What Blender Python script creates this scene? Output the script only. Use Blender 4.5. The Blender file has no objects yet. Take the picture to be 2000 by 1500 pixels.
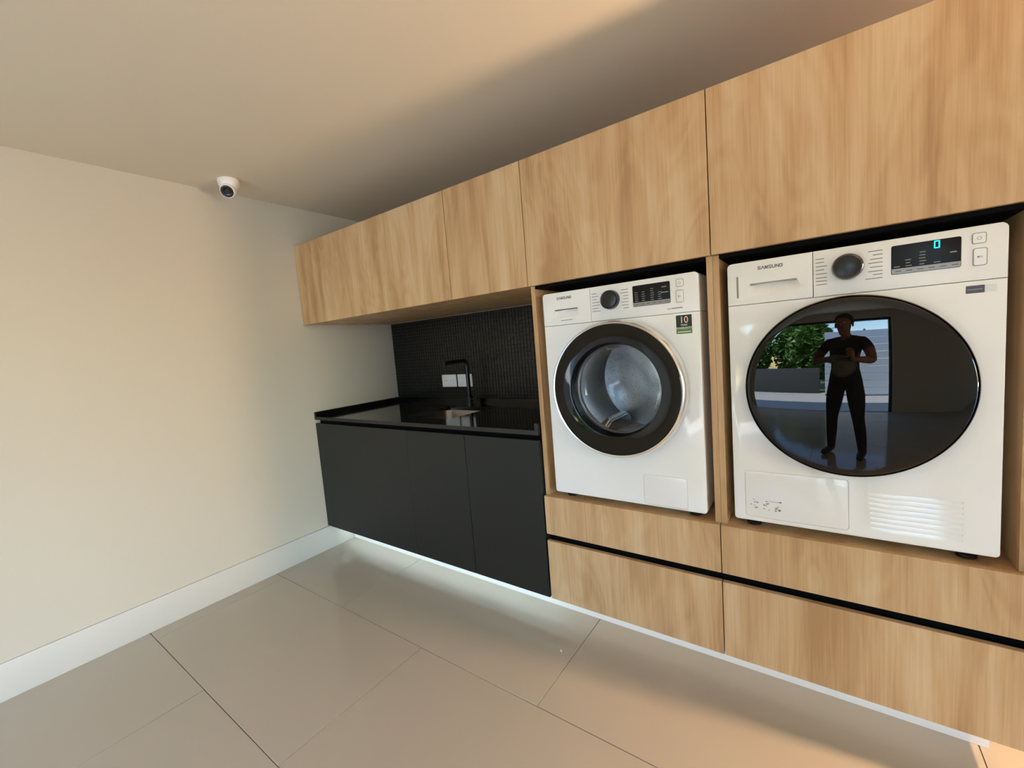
import bpy, bmesh, math, random
from mathutils import Vector, Matrix
from mathutils.bvhtree import BVHTree

random.seed(7)
SC = bpy.context.scene
COL = SC.collection
PI = math.pi

# ------------------------------------------------------------------ camera, sky, sun, exposure
# room axes: x along the cabinets (0 = left wall), y into the cabinets (0 = door faces), z up
CAM = Vector((2.7462, -1.514, 1.2935))
CR = Vector((0.8121, 0.5785, -0.0790)); CU = Vector((0.0113, 0.1208, 0.9926)); CF = Vector((-0.5840, 0.8065, -0.0924))
FPX = 833.7
cd = bpy.data.cameras.new('camera'); cam = bpy.data.objects.new('camera', cd); COL.objects.link(cam)
YAW, PIT, ROL = 0.6268, -0.0925, -0.0798
F = Vector((-math.sin(YAW)*math.cos(PIT), math.cos(YAW)*math.cos(PIT), math.sin(PIT)))
R0 = Vector((math.cos(YAW), math.sin(YAW), 0)); U0 = R0.cross(F)
CR = R0*math.cos(ROL) + U0*math.sin(ROL); CU = -R0*math.sin(ROL) + U0*math.cos(ROL); CF = F
m = Matrix((CR, CU, -CF)).transposed().to_4x4(); m.translation = CAM
cam.matrix_world = m
cd.sensor_fit = 'HORIZONTAL'; cd.sensor_width = 36.0; cd.lens = 36.0*FPX/2000.0
cd.clip_start = 0.01; cd.clip_end = 200
SC.camera = cam

W = bpy.data.worlds.new('sky'); SC.world = W; W.use_nodes = True
nt = W.node_tree; nt.nodes.clear()
sky = nt.nodes.new('ShaderNodeTexSky'); sky.sky_type = 'NISHITA'; sky.sun_disc = False
sky.sun_elevation = math.radians(52); sky.sun_rotation = math.radians(150); sky.dust_density = 0.6; sky.ozone_density = 2.0; sky.air_density = 1.2
hs = nt.nodes.new('ShaderNodeHueSaturation'); hs.inputs['Saturation'].default_value = 1.35
bg = nt.nodes.new('ShaderNodeBackground'); bg.inputs['Strength'].default_value = 0.95
wo = nt.nodes.new('ShaderNodeOutputWorld')
nt.links.new(sky.outputs[0], hs.inputs['Color']); nt.links.new(hs.outputs[0], bg.inputs['Color']); nt.links.new(bg.outputs[0], wo.inputs[0])

sl = bpy.data.lights.new('sun', 'SUN'); sl.energy = 17.0; sl.angle = math.radians(1.0); sl.color = (1.0, 0.98, 0.95)
sun = bpy.data.objects.new('sun', sl); COL.objects.link(sun)
sun.rotation_euler = Vector((0.22, -0.38, -0.90)).to_track_quat('-Z', 'Y').to_euler()
sun.location = (0, 6, 8)

pl_ = bpy.data.lights.new('opening_portal', 'AREA'); pl_.shape = 'RECTANGLE'; pl_.size = 2.84; pl_.size_y = 2.12; pl_.cycles.is_portal = True
po = bpy.data.objects.new('opening_portal', pl_); COL.objects.link(po); po.location = (2.325, -4.19, 1.06)
po.rotation_euler = Vector((0, 1, 0)).to_track_quat('-Z', 'Z').to_euler()

pl2 = bpy.data.lights.new('side_portal', 'AREA'); pl2.shape = 'RECTANGLE'; pl2.size = 2.98; pl2.size_y = 2.12; pl2.cycles.is_portal = True
po2 = bpy.data.objects.new('side_portal', pl2); COL.objects.link(po2); po2.location = (8.99, -1.6, 1.06)
po2.rotation_euler = Vector((-1, 0, 0)).to_track_quat('-Z', 'Z').to_euler()

vs = SC.view_settings
SC.display_settings.display_device = 'sRGB'
vs.view_transform = 'Standard'; vs.look = 'None'; vs.gamma = 1.0; vs.use_curve_mapping = False
vs.exposure = 1.25
SC.cycles.use_denoising = True
SC.cycles.max_bounces = 10; SC.cycles.diffuse_bounces = 6; SC.cycles.glossy_bounces = 5
SC.cycles.transparent_max_bounces = 12; SC.cycles.transmission_bounces = 6
SC.cycles.sample_clamp_indirect = 6.0
SC.cycles.caustics_reflective = False; SC.cycles.caustics_refractive = False

# ------------------------------------------------------------------ materials
def srgb(r, g, b):
    f = lambda c: (c/255/12.92) if c/255 <= 0.04045 else ((c/255+0.055)/1.055)**2.4
    return (f(r), f(g), f(b), 1)

def mat(name, col, rough=0.5, metal=0.0, ior=1.5, spec=None, emit=None, estr=0.0, bump=0.0, bscale=60.0, var=0.0, vscale=3.0, coat=0.0):
    M = bpy.data.materials.new(name); M.use_nodes = True
    t = M.node_tree; b = t.nodes['Principled BSDF']
    b.inputs['Base Color'].default_value = col; b.inputs['Roughness'].default_value = rough
    b.inputs['Metallic'].default_value = metal; b.inputs['IOR'].default_value = ior
    if spec is not None: b.inputs['Specular IOR Level'].default_value = spec
    if coat: b.inputs['Coat Weight'].default_value = coat; b.inputs['Coat Roughness'].default_value = 0.03
    if emit: b.inputs['Emission Color'].default_value = emit; b.inputs['Emission Strength'].default_value = estr
    tc = None
    if bump or var:
        tc = t.nodes.new('ShaderNodeTexCoord')
    if bump:
        n = t.nodes.new('ShaderNodeTexNoise'); n.inputs['Scale'].default_value = bscale; n.inputs['Detail'].default_value = 3
        bp = t.nodes.new('ShaderNodeBump'); bp.inputs['Strength'].default_value = bump; bp.inputs['Distance'].default_value = 0.002
        t.links.new(tc.outputs['Object'], n.inputs['Vector']); t.links.new(n.outputs['Fac'], bp.inputs['Height']); t.links.new(bp.outputs[0], b.inputs['Normal'])
    if var:
        n = t.nodes.new('ShaderNodeTexNoise'); n.inputs['Scale'].default_value = vscale; n.inputs['Detail'].default_value = 4
        mx = t.nodes.new('ShaderNodeMix'); mx.data_type = 'RGBA'
        mx.inputs[6].default_value = tuple(c*(1-var) for c in col[:3])+(1,); mx.inputs[7].default_value = tuple(min(1, c*(1+var)) for c in col[:3])+(1,)
        t.links.new(tc.outputs['Object'], n.inputs['Vector']); t.links.new(n.outputs['Fac'], mx.inputs[0]); t.links.new(mx.outputs[2], b.inputs['Base Color'])
    return M

def wood_mat(name, dark, mid, light, rough=0.45):
    M = bpy.data.materials.new(name); M.use_nodes = True
    t = M.node_tree; N = t.nodes; L = t.links; b = N['Principled BSDF']
    tc = N.new('ShaderNodeTexCoord'); oi = N.new('ShaderNodeObjectInfo')
    mul = N.new('ShaderNodeVectorMath'); mul.operation = 'SCALE'; mul.inputs[0].default_value = (3.1, 0.0, 5.3)
    L.new(oi.outputs['Random'], mul.inputs['Scale'])
    add = N.new('ShaderNodeVectorMath'); L.new(tc.outputs['Object'], add.inputs[0]); L.new(mul.outputs[0], add.inputs[1])
    def noise(sc, zs, det, dist=0.0, rough_=0.5):
        mp = N.new('ShaderNodeMapping'); mp.inputs['Scale'].default_value = (1, 1, zs); L.new(add.outputs[0], mp.inputs[0])
        n = N.new('ShaderNodeTexNoise'); n.inputs['Scale'].default_value = sc; n.inputs['Detail'].default_value = det
        n.inputs['Distortion'].default_value = dist; n.inputs['Roughness'].default_value = rough_
        L.new(mp.outputs[0], n.inputs['Vector']); return n.outputs['Fac']
    def math_(op, a, c, d=None):
        n = N.new('ShaderNodeMath'); n.operation = op
        for i, v in enumerate((a, c, d)):
            if v is None: continue
            if isinstance(v, (int, float)): n.inputs[i].default_value = v
            else: L.new(v, n.inputs[i])
        return n.outputs[0]
    broad = noise(5.0, 0.28, 2.5, 0.8)
    stave = noise(14.0, 0.10, 1.0, 0.2)
    fine = noise(150.0, 0.022, 4.0, 0.0, 0.65)
    pore = noise(420.0, 0.03, 2.0)
    cont = math_('SINE', math_('MULTIPLY', broad, 62.0), 0.0)
    f = math_('MULTIPLY_ADD', math_('SUBTRACT', stave, 0.5), 0.95, 0.5)
    f = math_('MULTIPLY_ADD', math_('SUBTRACT', broad, 0.5), 0.55, f)
    f = math_('MULTIPLY_ADD', cont, 0.045, f)
    f = math_('MULTIPLY_ADD', math_('SUBTRACT', fine, 0.5), 0.60, f)
    f = math_('MULTIPLY_ADD', math_('SUBTRACT', pore, 0.5), 0.14, f)
    cr = N.new('ShaderNodeValToRGB'); e = cr.color_ramp.elements
    e[0].position = 0.22; e[0].color = dark; e[1].position = 0.80; e[1].color = light
    k = cr.color_ramp.elements.new(0.5); k.color = mid
    L.new(f, cr.inputs[0]); L.new(cr.outputs[0], b.inputs['Base Color'])
    b.inputs['Roughness'].default_value = rough; b.inputs['Specular IOR Level'].default_value = 0.35
    bp = N.new('ShaderNodeBump'); bp.inputs['Strength'].default_value = 0.08; bp.inputs['Distance'].default_value = 0.001
    L.new(fine, bp.inputs['Height']); L.new(bp.outputs[0], b.inputs['Normal'])
    return M

M = {}
M['wood'] = wood_mat('oak_veneer', srgb(180, 141, 98), srgb(203, 167, 122), srgb(217, 189, 148))
M['wall'] = mat('wall_paint', srgb(202, 195, 180), 0.85, bump=0.03, bscale=220, var=0.012, vscale=1.2)
M['ceil'] = mat('ceiling_paint', srgb(219, 210, 190), 0.9, bump=0.03, bscale=200)
M['base'] = mat('baseboard_white', srgb(208, 206, 200), 0.45, var=0.01)
M['plinth'] = mat('plinth_white', srgb(236, 235, 230), 0.4, var=0.01)
M['tile'] = mat('porcelain_tile', srgb(182, 171, 152), 0.10, ior=1.5, var=0.025, vscale=2.2)
M['grout'] = mat('grout', srgb(146, 135, 118), 0.9, var=0.05, vscale=40)
M['black'] = mat('black_laminate', srgb(34, 35, 33), 0.45, spec=0.35, bump=0.02, bscale=400, var=0.04, vscale=2)
M['granite'] = mat('black_granite', srgb(17, 17, 17), 0.09, ior=1.5, var=0.3, vscale=180)
M['blackgap'] = mat('black_profile_niche_shade', srgb(6, 5, 5), 0.7, spec=0.1, var=0.05)  # black groove profiles, also painted shade inside the niche
M['mosaic'] = mat('black_mosaic', srgb(17, 18, 17), 0.30, var=0.35, vscale=45)
M['mgrout'] = mat('black_grout', srgb(30, 31, 30), 0.85, var=0.1, vscale=50)
M['white'] = mat('white_enamel', srgb(243, 243, 240), 0.06, ior=1.5, var=0.003)
M['whiteplastic'] = mat('white_plastic', srgb(241, 240, 236), 0.28, var=0.004)
M['greyprint'] = mat('grey_print', srgb(150, 148, 142), 0.5, var=0.03)
M['palegrey'] = mat('pale_grey_plastic', srgb(196, 193, 187), 0.35, var=0.02)
M['darkprint'] = mat('dark_print', srgb(62, 60, 58), 0.5, var=0.03)
M['chrome'] = mat('chrome', srgb(214, 212, 208), 0.12, metal=1.0, var=0.02)
M['rim'] = mat('polished_rim', srgb(236, 234, 230), 0.2, metal=0.85, var=0.01)
M['screen'] = mat('dark_screen', srgb(15, 12, 11), 0.35, spec=0.25, var=0.05)
M['dchrome'] = mat('dark_chrome', srgb(96, 92, 86), 0.16, metal=1.0, var=0.02)
M['steel'] = mat('brushed_steel', srgb(150, 148, 145), 0.28, metal=1.0, var=0.05, vscale=30)
M['blackgloss'] = mat('black_gloss_plastic', srgb(14, 12, 11), 0.05, ior=1.5, var=0.05)
M['blacksatin'] = mat('black_satin', srgb(22, 20, 18), 0.3, var=0.05)
M['doorglass'] = mat('smoked_door_glass', srgb(8, 8, 7), 0.015, ior=1.52, var=0.05)
M['rubber'] = mat('grey_rubber', srgb(120, 122, 124), 0.6, var=0.05)
M['silver'] = mat('silver_strip', srgb(150, 145, 140), 0.35, metal=0.3, var=0.04, vscale=30)
M['cyan'] = mat('cyan_led', srgb(20, 190, 225), 0.4, emit=srgb(30, 205, 245), estr=0.9, var=0.01)
M['orange'] = mat('sticker_orange', srgb(250, 205, 180), 0.4, var=0.03)
M['green'] = mat('sticker_green', srgb(96, 128, 66), 0.25, var=0.05)
M['stickblack'] = mat('sticker_black', srgb(30, 28, 27), 0.25, var=0.05)
M['stickdark'] = mat('sticker_charcoal', srgb(74, 68, 70), 0.3, var=0.05)
M['paper'] = mat('sticker_white', srgb(226, 224, 220), 0.35, var=0.01)
M['matblack'] = mat('matt_black_metal', srgb(16, 16, 16), 0.32, var=0.05)
M['lens'] = mat('camera_lens', srgb(20, 18, 16), 0.08, var=0.1)
M['led'] = mat('led_strip', srgb(255, 255, 255), 0.5, emit=(0.74, 0.91, 1.0, 1), estr=12.0, var=0.001)
M['led_fill'] = mat('added_warm_strip', srgb(255, 255, 255), 0.5, emit=(1.0, 0.90, 0.76, 1), estr=3.0, var=0.001)  # dim warm glow added to lift the plinth below the oak drawers
M['bulb'] = mat('warm_bulb', srgb(255, 240, 220), 0.5, emit=(1.0, 0.65, 0.39, 1), estr=1600.0, var=0.001)
M['shirt'] = mat('dark_shirt', srgb(28, 32, 44), 0.9, var=0.1, vscale=20)
M['jeans'] = mat('dark_trousers', srgb(22, 24, 30), 0.9, var=0.1, vscale=20)
M['skin'] = mat('skin', srgb(150, 108, 84), 0.55, var=0.05, vscale=10)
M['hair'] = mat('hair', srgb(24, 20, 18), 0.6, var=0.2, vscale=40)
M['shoe'] = mat('shoe', srgb(30, 30, 32), 0.6, var=0.1)
M['print'] = mat('shirt_print', srgb(128, 134, 128), 0.8, var=0.15, vscale=30)
M['terrace'] = mat('terrace_paving', srgb(188, 186, 180), 0.7, var=0.06, vscale=1.5)
M['gwall'] = mat('garden_wall_render', srgb(74, 76, 76), 0.9, var=0.08)
M['panel'] = mat('pale_blue_panel', srgb(188, 200, 214), 0.6, var=0.03)
M['leaf'] = mat('leaf', srgb(104, 142, 58), 0.45, var=0.35, vscale=4)
M['bark'] = mat('bark', srgb(84, 68, 54), 0.9, var=0.2, vscale=20)
M['soil'] = mat('lawn', srgb(88, 108, 58), 0.95, var=0.2, vscale=5)

def glass_mat():
    G = bpy.data.materials.new('clear_door_glass'); G.use_nodes = True
    t = G.node_tree; t.nodes.clear()
    o = t.nodes.new('ShaderNodeOutputMaterial'); mx = t.nodes.new('ShaderNodeMixShader')
    tr = t.nodes.new('ShaderNodeBsdfTransparent'); tr.inputs[0].default_value = (0.92, 0.94, 0.94, 1)
    gl = t.nodes.new('ShaderNodeBsdfGlossy'); gl.inputs['Roughness'].default_value = 0.02
    fr = t.nodes.new('ShaderNodeFresnel'); fr.inputs[0].default_value = 1.5
    t.links.new(fr.outputs[0], mx.inputs[0]); t.links.new(tr.outputs[0], mx.inputs[1]); t.links.new(gl.outputs[0], mx.inputs[2]); t.links.new(mx.outputs[0], o.inputs[0])
    return G
M['glass'] = glass_mat()

# drum steel with a perforation pattern (fine holes, a few pixels each)
def drum_mat():
    D = mat('drum_steel', srgb(214, 215, 216), 0.28, metal=0.9)
    t = D.node_tree; b = t.nodes['Principled BSDF']
    tc = t.nodes.new('ShaderNodeTexCoord'); v = t.nodes.new('ShaderNodeTexVoronoi'); v.inputs['Scale'].default_value = 95
    cr = t.nodes.new('ShaderNodeValToRGB'); cr.color_ramp.elements[0].position = 0.14; cr.color_ramp.elements[0].color = srgb(118, 119, 121)
    cr.color_ramp.elements[1].position = 0.22; cr.color_ramp.elements[1].color = srgb(214, 215, 216)
    t.links.new(tc.outputs['Object'], v.inputs['Vector']); t.links.new(v.outputs['Distance'], cr.inputs[0]); t.links.new(cr.outputs[0], b.inputs['Base Color'])
    return D
M['drum'] = drum_mat()

# ------------------------------------------------------------------ mesh helpers
def wloc(o):
    v = Vector((0, 0, 0))
    while o is not None:
        v += o.location; o = o.parent
    return v

def finish(name, bm, mt, parent=None, smooth=None, keep_origin=None):
    """bm is in room coordinates; the object gets its origin at the centre of its base"""
    bmesh.ops.recalc_face_normals(bm, faces=bm.faces)
    xs = [v.co for v in bm.verts]
    lo = Vector((min(c.x for c in xs), min(c.y for c in xs), min(c.z for c in xs))); hi = Vector((max(c.x for c in xs), max(c.y for c in xs), max(c.z for c in xs)))
    org = keep_origin or Vector(((lo.x+hi.x)/2, (lo.y+hi.y)/2, lo.z))
    bmesh.ops.translate(bm, verts=bm.verts, vec=-org)
    me = bpy.data.meshes.new(name); bm.to_mesh(me); bm.free()
    if mt is not None: me.materials.append(M[mt])
    if smooth is not None:
        for p in me.polygons: p.use_smooth = True
        me.set_sharp_from_angle(angle=math.radians(smooth))
    o = bpy.data.objects.new(name, me); COL.objects.link(o)
    if parent is not None:
        o.parent = parent; o.location = org - wloc(parent)
    else: o.location = org
    return o

def tag(o, label, cat, group=None):
    o['label'] = label; o['category'] = cat
    if group: o['group'] = group
    return o

def thing(name, loc, label, cat, group=None):
    o = bpy.data.objects.new(name, None); COL.objects.link(o); o.location = loc; o.empty_display_size = 0.1
    return tag(o, label, cat, group)

def struct(o):
    o['kind'] = 'structure'; return o

def b_box(bm, x0, x1, y0, y1, z0, z1, bev=0.0, seg=2):
    r = bmesh.ops.create_cube(bm, size=1.0)
    vv = r['verts']
    for v in vv:
        v.co = Vector((x0 if v.co.x < 0 else x1, y0 if v.co.y < 0 else y1, z0 if v.co.z < 0 else z1))
    if bev:
        ed = list({e for v in vv for e in v.link_edges})
        bmesh.ops.bevel(bm, geom=ed, offset=bev, segments=seg, affect='EDGES', profile=0.5)

def box(name, x0, x1, y0, y1, z0, z1, mt, parent=None, bev=0.0, seg=2):
    bm = bmesh.new(); b_box(bm, x0, x1, y0, y1, z0, z1, bev, seg)
    return finish(name, bm, mt, parent, 40 if bev else None)

def rrect(x0, x1, z0, z1, r, n=5):
    """rounded rectangle in XZ; r = one radius or (bl, br, tr, tl)"""
    if not isinstance(r, (tuple, list)): r = (r,)*4
    pts = []
    for (cx, cz, a0, rr) in ((x0, z0, PI, r[0]), (x1, z0, 1.5*PI, r[1]), (x1, z1, 0, r[2]), (x0, z1, 0.5*PI, r[3])):
        sx = 1 if cx == x0 else -1; sz = 1 if cz == z0 else -1
        if rr <= 0: pts.append((cx, cz)); continue
        for i in range(n+1):
            a = a0 + 0.5*PI*i/n
            pts.append((cx+sx*rr+rr*math.cos(a), cz+sz*rr+rr*math.sin(a)))
    return pts

def inset(pts, d):
    out = []; n = len(pts)
    for i in range(n):
        p0 = Vector(pts[i-1]); p1 = Vector(pts[i]); p2 = Vector(pts[(i+1) % n])
        e1 = (p1-p0).normalized(); e2 = (p2-p1).normalized()
        n1 = Vector((-e1.y, e1.x)); n2 = Vector((-e2.y, e2.x))
        b = (n1+n2); b = b/max(b.length_squared/2, 0.3) if b.length > 1e-6 else n1
        out.append(tuple(p1+b*d))
    return out

def b_prism(bm, pts, yf, yb, bev=0.0, steps=3):
    """extrude an XZ outline (counter-clockwise) from front yf (nearer the viewer) to back yb with a rounded front edge"""
    loops = []
    if bev:
        for i in range(steps+1):
            a = 0.5*PI*i/steps
            q = inset(pts, bev*(1-math.sin(a))) if i < steps else pts
            loops.append([bm.verts.new((x, yf+bev*(1-math.cos(a)), z)) for x, z in q])
    else: loops.append([bm.verts.new((x, yf, z)) for x, z in pts])
    loops.append([bm.verts.new((x, yb, z)) for x, z in pts])
    n = len(pts)
    for a, b in zip(loops, loops[1:]):
        for i in range(n): bm.faces.new((a[i], a[(i+1) % n], b[(i+1) % n], b[i]))
    bm.faces.new(loops[0]); bm.faces.new(list(reversed(loops[-1])))

def prism(name, pts, yf, yb, mt, parent=None, bev=0.0):
    bm = bmesh.new(); b_prism(bm, pts, yf, yb, bev)
    return finish(name, bm, mt, parent, 35)

def b_lathe(bm, cx, cy, cz, prof, n=64, axis='Y', close=False):
    """prof: list of (radius, offset along axis)"""
    rings = []
    for r, o in prof:
        if r < 1e-5:
            c = (cx, cy+o, cz) if axis == 'Y' else (cx, cy, cz+o)
            rings.append([bm.verts.new(c)]); continue
        ring = []
        for i in range(n):
            a = 2*PI*i/n
            if axis == 'Y': ring.append(bm.verts.new((cx+r*math.cos(a), cy+o, cz+r*math.sin(a))))
            else: ring.append(bm.verts.new((cx+r*math.cos(a), cy+r*math.sin(a), cz+o)))
        rings.append(ring)
    pairs = list(zip(rings, rings[1:]))
    if close: pairs.append((rings[-1], rings[0]))
    for a, b in pairs:
        for i in range(n):
            j = (i+1) % n
            if len(a) == 1 and len(b) == 1: continue
            if len(a) == 1: bm.faces.new((a[0], b[j], b[i]))
            elif len(b) == 1: bm.faces.new((a[i], a[j], b[0]))
            else: bm.faces.new((a[i], a[j], b[j], b[i]))

def lathe(name, c, prof, mt, parent=None, n=64, axis='Y', close=False, smooth=40):
    bm = bmesh.new(); b_lathe(bm, c[0], c[1], c[2], prof, n, axis, close)
    return finish(name, bm, mt, parent, smooth)

def b_tube(bm, pts, r, n=12):
    pts = [Vector(p) for p in pts]; rings = []
    for i, p in enumerate(pts):
        d = ((pts[min(i+1, len(pts)-1)]-p).normalized() + (p-pts[max(i-1, 0)]).normalized())
        d.normalize()
        u = d.cross(Vector((0.31, 0.17, 0.93))) if abs(d.dot(Vector((0.31, 0.17, 0.93)))) < 0.95 else d.cross(Vector((1, 0, 0)))
        u.normalize(); w = d.cross(u)
        rr = r[i] if isinstance(r, (list, tuple)) else r
        rings.append([bm.verts.new(p+u*rr*math.cos(2*PI*k/n)+w*rr*math.sin(2*PI*k/n)) for k in range(n)])
    for a, b in zip(rings, rings[1:]):
        for k in range(n): bm.faces.new((a[k], a[(k+1) % n], b[(k+1) % n], b[k]))
    bm.faces.new(rings[0]); bm.faces.new(list(reversed(rings[-1])))

def tube(name, pts, r, mt, parent=None, n=12):
    bm = bmesh.new(); b_tube(bm, pts, r, n); return finish(name, bm, mt, parent, 50)

def bake(o):
    dg = bpy.context.evaluated_depsgraph_get(); dg.update()
    me = bpy.data.meshes.new_from_object(o.evaluated_get(dg), depsgraph=dg)
    o.modifiers.clear(); old = o.data; o.data = me; me.name = old.name
    return o

def cut(o, bms, smooth=35):
    """subtract closed shapes (room coordinates) from a mesh object"""
    tmp = []
    for bm in bms:
        bmesh.ops.recalc_face_normals(bm, faces=bm.faces)
        me = bpy.data.meshes.new('cutter'); bm.to_mesh(me); bm.free()
        c = bpy.data.objects.new('cutter', me); COL.objects.link(c); tmp.append(c)
        md = o.modifiers.new('cut', 'BOOLEAN'); md.operation = 'DIFFERENCE'; md.solver = 'EXACT'; md.object = c
    bpy.context.view_layer.update()
    bake(o)
    for c in tmp: bpy.data.objects.remove(c)
    for p in o.data.polygons: p.use_smooth = True
    o.data.set_sharp_from_angle(angle=math.radians(smooth))
    return o

def text_bm(bm, s, x, z, y, size, sx=1.0, depth=0.0004, align='CENTER'):
    cu = bpy.data.curves.new('txt', 'FONT'); cu.body = s; cu.size = size; cu.align_x = align; cu.align_y = 'CENTER'; cu.extrude = depth
    cu.resolution_u = 3
    o = bpy.data.objects.new('txt', cu); COL.objects.link(o)
    bpy.context.view_layer.update()
    dg = bpy.context.evaluated_depsgraph_get()
    me = bpy.data.meshes.new_from_object(o.evaluated_get(dg))
    o2 = len(bm.verts); bm.from_mesh(me); bm.verts.ensure_lookup_table()
    for v in bm.verts[o2:]:
        c = v.co.copy(); v.co = Vector((x+c.x*sx, y-c.z, z+c.y))
    bpy.data.objects.remove(o); bpy.data.meshes.remove(me); bpy.data.curves.remove(cu)

def bars(name, rects, y, mt, parent, t=0.0004):
    bm = bmesh.new()
    for (x0, x1, z0, z1) in rects: b_box(bm, x0, x1, y-t, y+0.0002, z0, z1)
    o = finish(name, bm, mt, parent)
    if len(rects) > 1: o['kind'] = 'stuff'
    return o

# ------------------------------------------------------------------ the room
D = 0.72                      # back wall
ZC = 2.2805                   # ceiling
XR = 9.0; YF = -4.2           # right wall, wall behind the photographer
UT, UB = 2.0267, 1.5256       # wall cabinets top / bottom
ZB = 0.162                    # underside of the floating base units
X1, X2, X3, X4, X5 = 0.9066, 1.337, 1.7705, 2.4695, 3.18
GT, GB, DT = 0.4291, 0.4605, 0.6299

fl = struct(box('floor', -0.15, XR+0.15, YF-0.15, D+0.15, -0.12, -0.006, 'grout'))
px, py = 1.207, 0.6195; g = 0.0012
row = -1; y_top = -0.370 + 2*py
rows = []
yy = -0.370 + 2*py
for k in range(-2, 7):
    y1 = -0.370 - k*py; y0 = y1 - py
    off = (1.913 if k % 2 else 1.313)
    y0c, y1c = max(y0, YF), min(y1, D)
    if y1c - y0c < 0.02: continue
    x = off - 3*px
    while x < XR:
        x0c, x1c = max(x, 0.0), min(x+px, XR)
        if x1c - x0c > 0.02:
            bm = bmesh.new(); b_box(bm, x0c+g, x1c-g, y0c+g, y1c-g, -0.010, 0.0, 0.0008, 1)
            finish('tile', bm, 'tile', fl, 40)
        x += px
struct(box('ceiling', -0.15, XR+0.15, YF-0.15, D+0.15, ZC, ZC+0.25, 'ceil'))
struct(box('wall_left', -0.15, 0.0, YF-0.15, D+0.15, -0.12, ZC, 'wall'))
wb = struct(box('wall_back', 0.0, XR, D, D+0.15, -0.12, ZC, 'wall'))
RY0, RY1 = -3.1, -0.1  # span of the added side opening
bm = bmesh.new()
b_box(bm, XR, XR+.15, RY1, D+.15, -.12, ZC); b_box(bm, XR, XR+.15, YF-.15, RY0, -.12, ZC); b_box(bm, XR, XR+.15, RY0, RY1, 2.12, ZC)
struct(finish('wall_right', bm, 'wall'))
# wall behind the photographer: a wide opening to the garden
OX0, OX1, OZ = 0.90, 3.75, 2.12
bm = bmesh.new()
b_box(bm, 0.0, OX0, YF-0.15, YF, -0.12, ZC); b_box(bm, OX1, XR, YF-0.15, YF, -0.12, ZC); b_box(bm, OX0, OX1, YF-0.15, YF, OZ, ZC)
struct(finish('wall_front', bm, 'wall'))
bl = struct(box('baseboard_left', 0.0, 0.012, YF, 0.20, 0.0, 0.157, 'base', None, 0.002))
# opening frame
fr = bpy.data.objects.new('window_1', None); COL.objects.link(fr); fr.location = ((OX0+OX1)/2, YF-0.08, 0); struct(fr)
for xx in (OX0, OX1-0.05): box('frame_post', xx, xx+0.05, YF-0.11, YF-0.05, 0, OZ-0.05, 'matblack', fr, 0.003)
box('frame_head', OX0, OX1, YF-0.11, YF-0.05, OZ-0.05, OZ, 'matblack', fr, 0.003)

fr2 = bpy.data.objects.new('added_side_opening', None); COL.objects.link(fr2); fr2.location = (XR+.08, (RY0+RY1)/2, 0); struct(fr2)  # unseen opening added to bring daylight onto the left wall
for yy_ in (RY0, RY1-.05): box('frame_post', XR+.05, XR+.11, yy_, yy_+.05, 0, OZ-.05, 'matblack', fr2, .003)
box('frame_head', XR+.05, XR+.11, RY0, RY1, OZ-.05, OZ, 'matblack', fr2, .003)

# black mosaic splashback on the back wall (tiles of 2.4 cm, too small to pick apart singly)
MX0, MX1, MZ0, MZ1 = 0.001, 1.765, 0.90, UB-0.002
struct_m = box('splashback_grout', MX0, MX1, D-0.006, D, MZ0, MZ1, 'mgrout', wb)
bm = bmesh.new(); s = 0.0245
nx = int((MX1-MX0)/s); nz = int((MZ1-MZ0)/s)
for i in range(nx):
    for j in range(nz+1):
        x0 = MX0+i*s+0.0012; z0 = MZ0+j*s+0.0012; z1 = min(z0+s-0.0024, MZ1)
        if z1-z0 < 0.004: continue
        t1 = random.uniform(-0.0005, 0.0005); t2 = random.uniform(-0.0005, 0.0005)
        y0 = D-0.0095
        a = [bm.verts.new(c) for c in ((x0+.001, y0+t1, z0+.001), (x0+s-.0034, y0-t1, z0+.001), (x0+s-.0034, y0-t1+t2, z1-.001), (x0+.001, y0+t1+t2, z1-.001))]
        b = [bm.verts.new(c) for c in ((x0, D-0.005, z0), (x0+s-.0024, D-0.005, z0), (x0+s-.0024, D-0.005, z1), (x0, D-0.005, z1))]
        bm.faces.new(a)
        for q in range(4): bm.faces.new((a[q], b[q], b[(q+1) % 4], a[(q+1) % 4]))
mo = finish('mosaic_tiles', bm, 'mosaic', wb); mo['kind'] = 'stuff'

# ------------------------------------------------------------------ wall cabinets
def wall_cabinet(x0, x1, seams, label, hair=False):
    t = thing('wall_cabinet', ((x0+x1)/2, D/2, UB), label, 'cabinet', 'oak wall cabinets')
    box('body', x0+0.0005, x1-0.0005, 0.0195, D-0.012, UB+0.001, UT-0.001, 'wood', t)
    xs = [x0]+seams+[x1]
    for i, (a, b) in enumerate(zip(xs, xs[1:])):
        ga = 0.0006 if (hair and i > 0) else 0.0017
        gb = 0.0006 if (hair and i < len(xs)-2) else 0.0017
        box('door', a+ga, b-gb, 0.0, 0.0185, UB, UT, 'wood', t, 0.0006, 1)
    return t
wall_cabinet(0.001, X2, [X1], 'long two-door oak wall cabinet in the corner against the white side wall', True)
wall_cabinet(X2, X3, [], 'narrow single-door oak wall cabinet just left of the one over the washing machine')
wall_cabinet(X3, X4, [], 'oak wall cabinet with one wide door directly above the washing machine')
wall_cabinet(X4, X5, [], 'oak wall cabinet with one wide door directly above the dryer')

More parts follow.
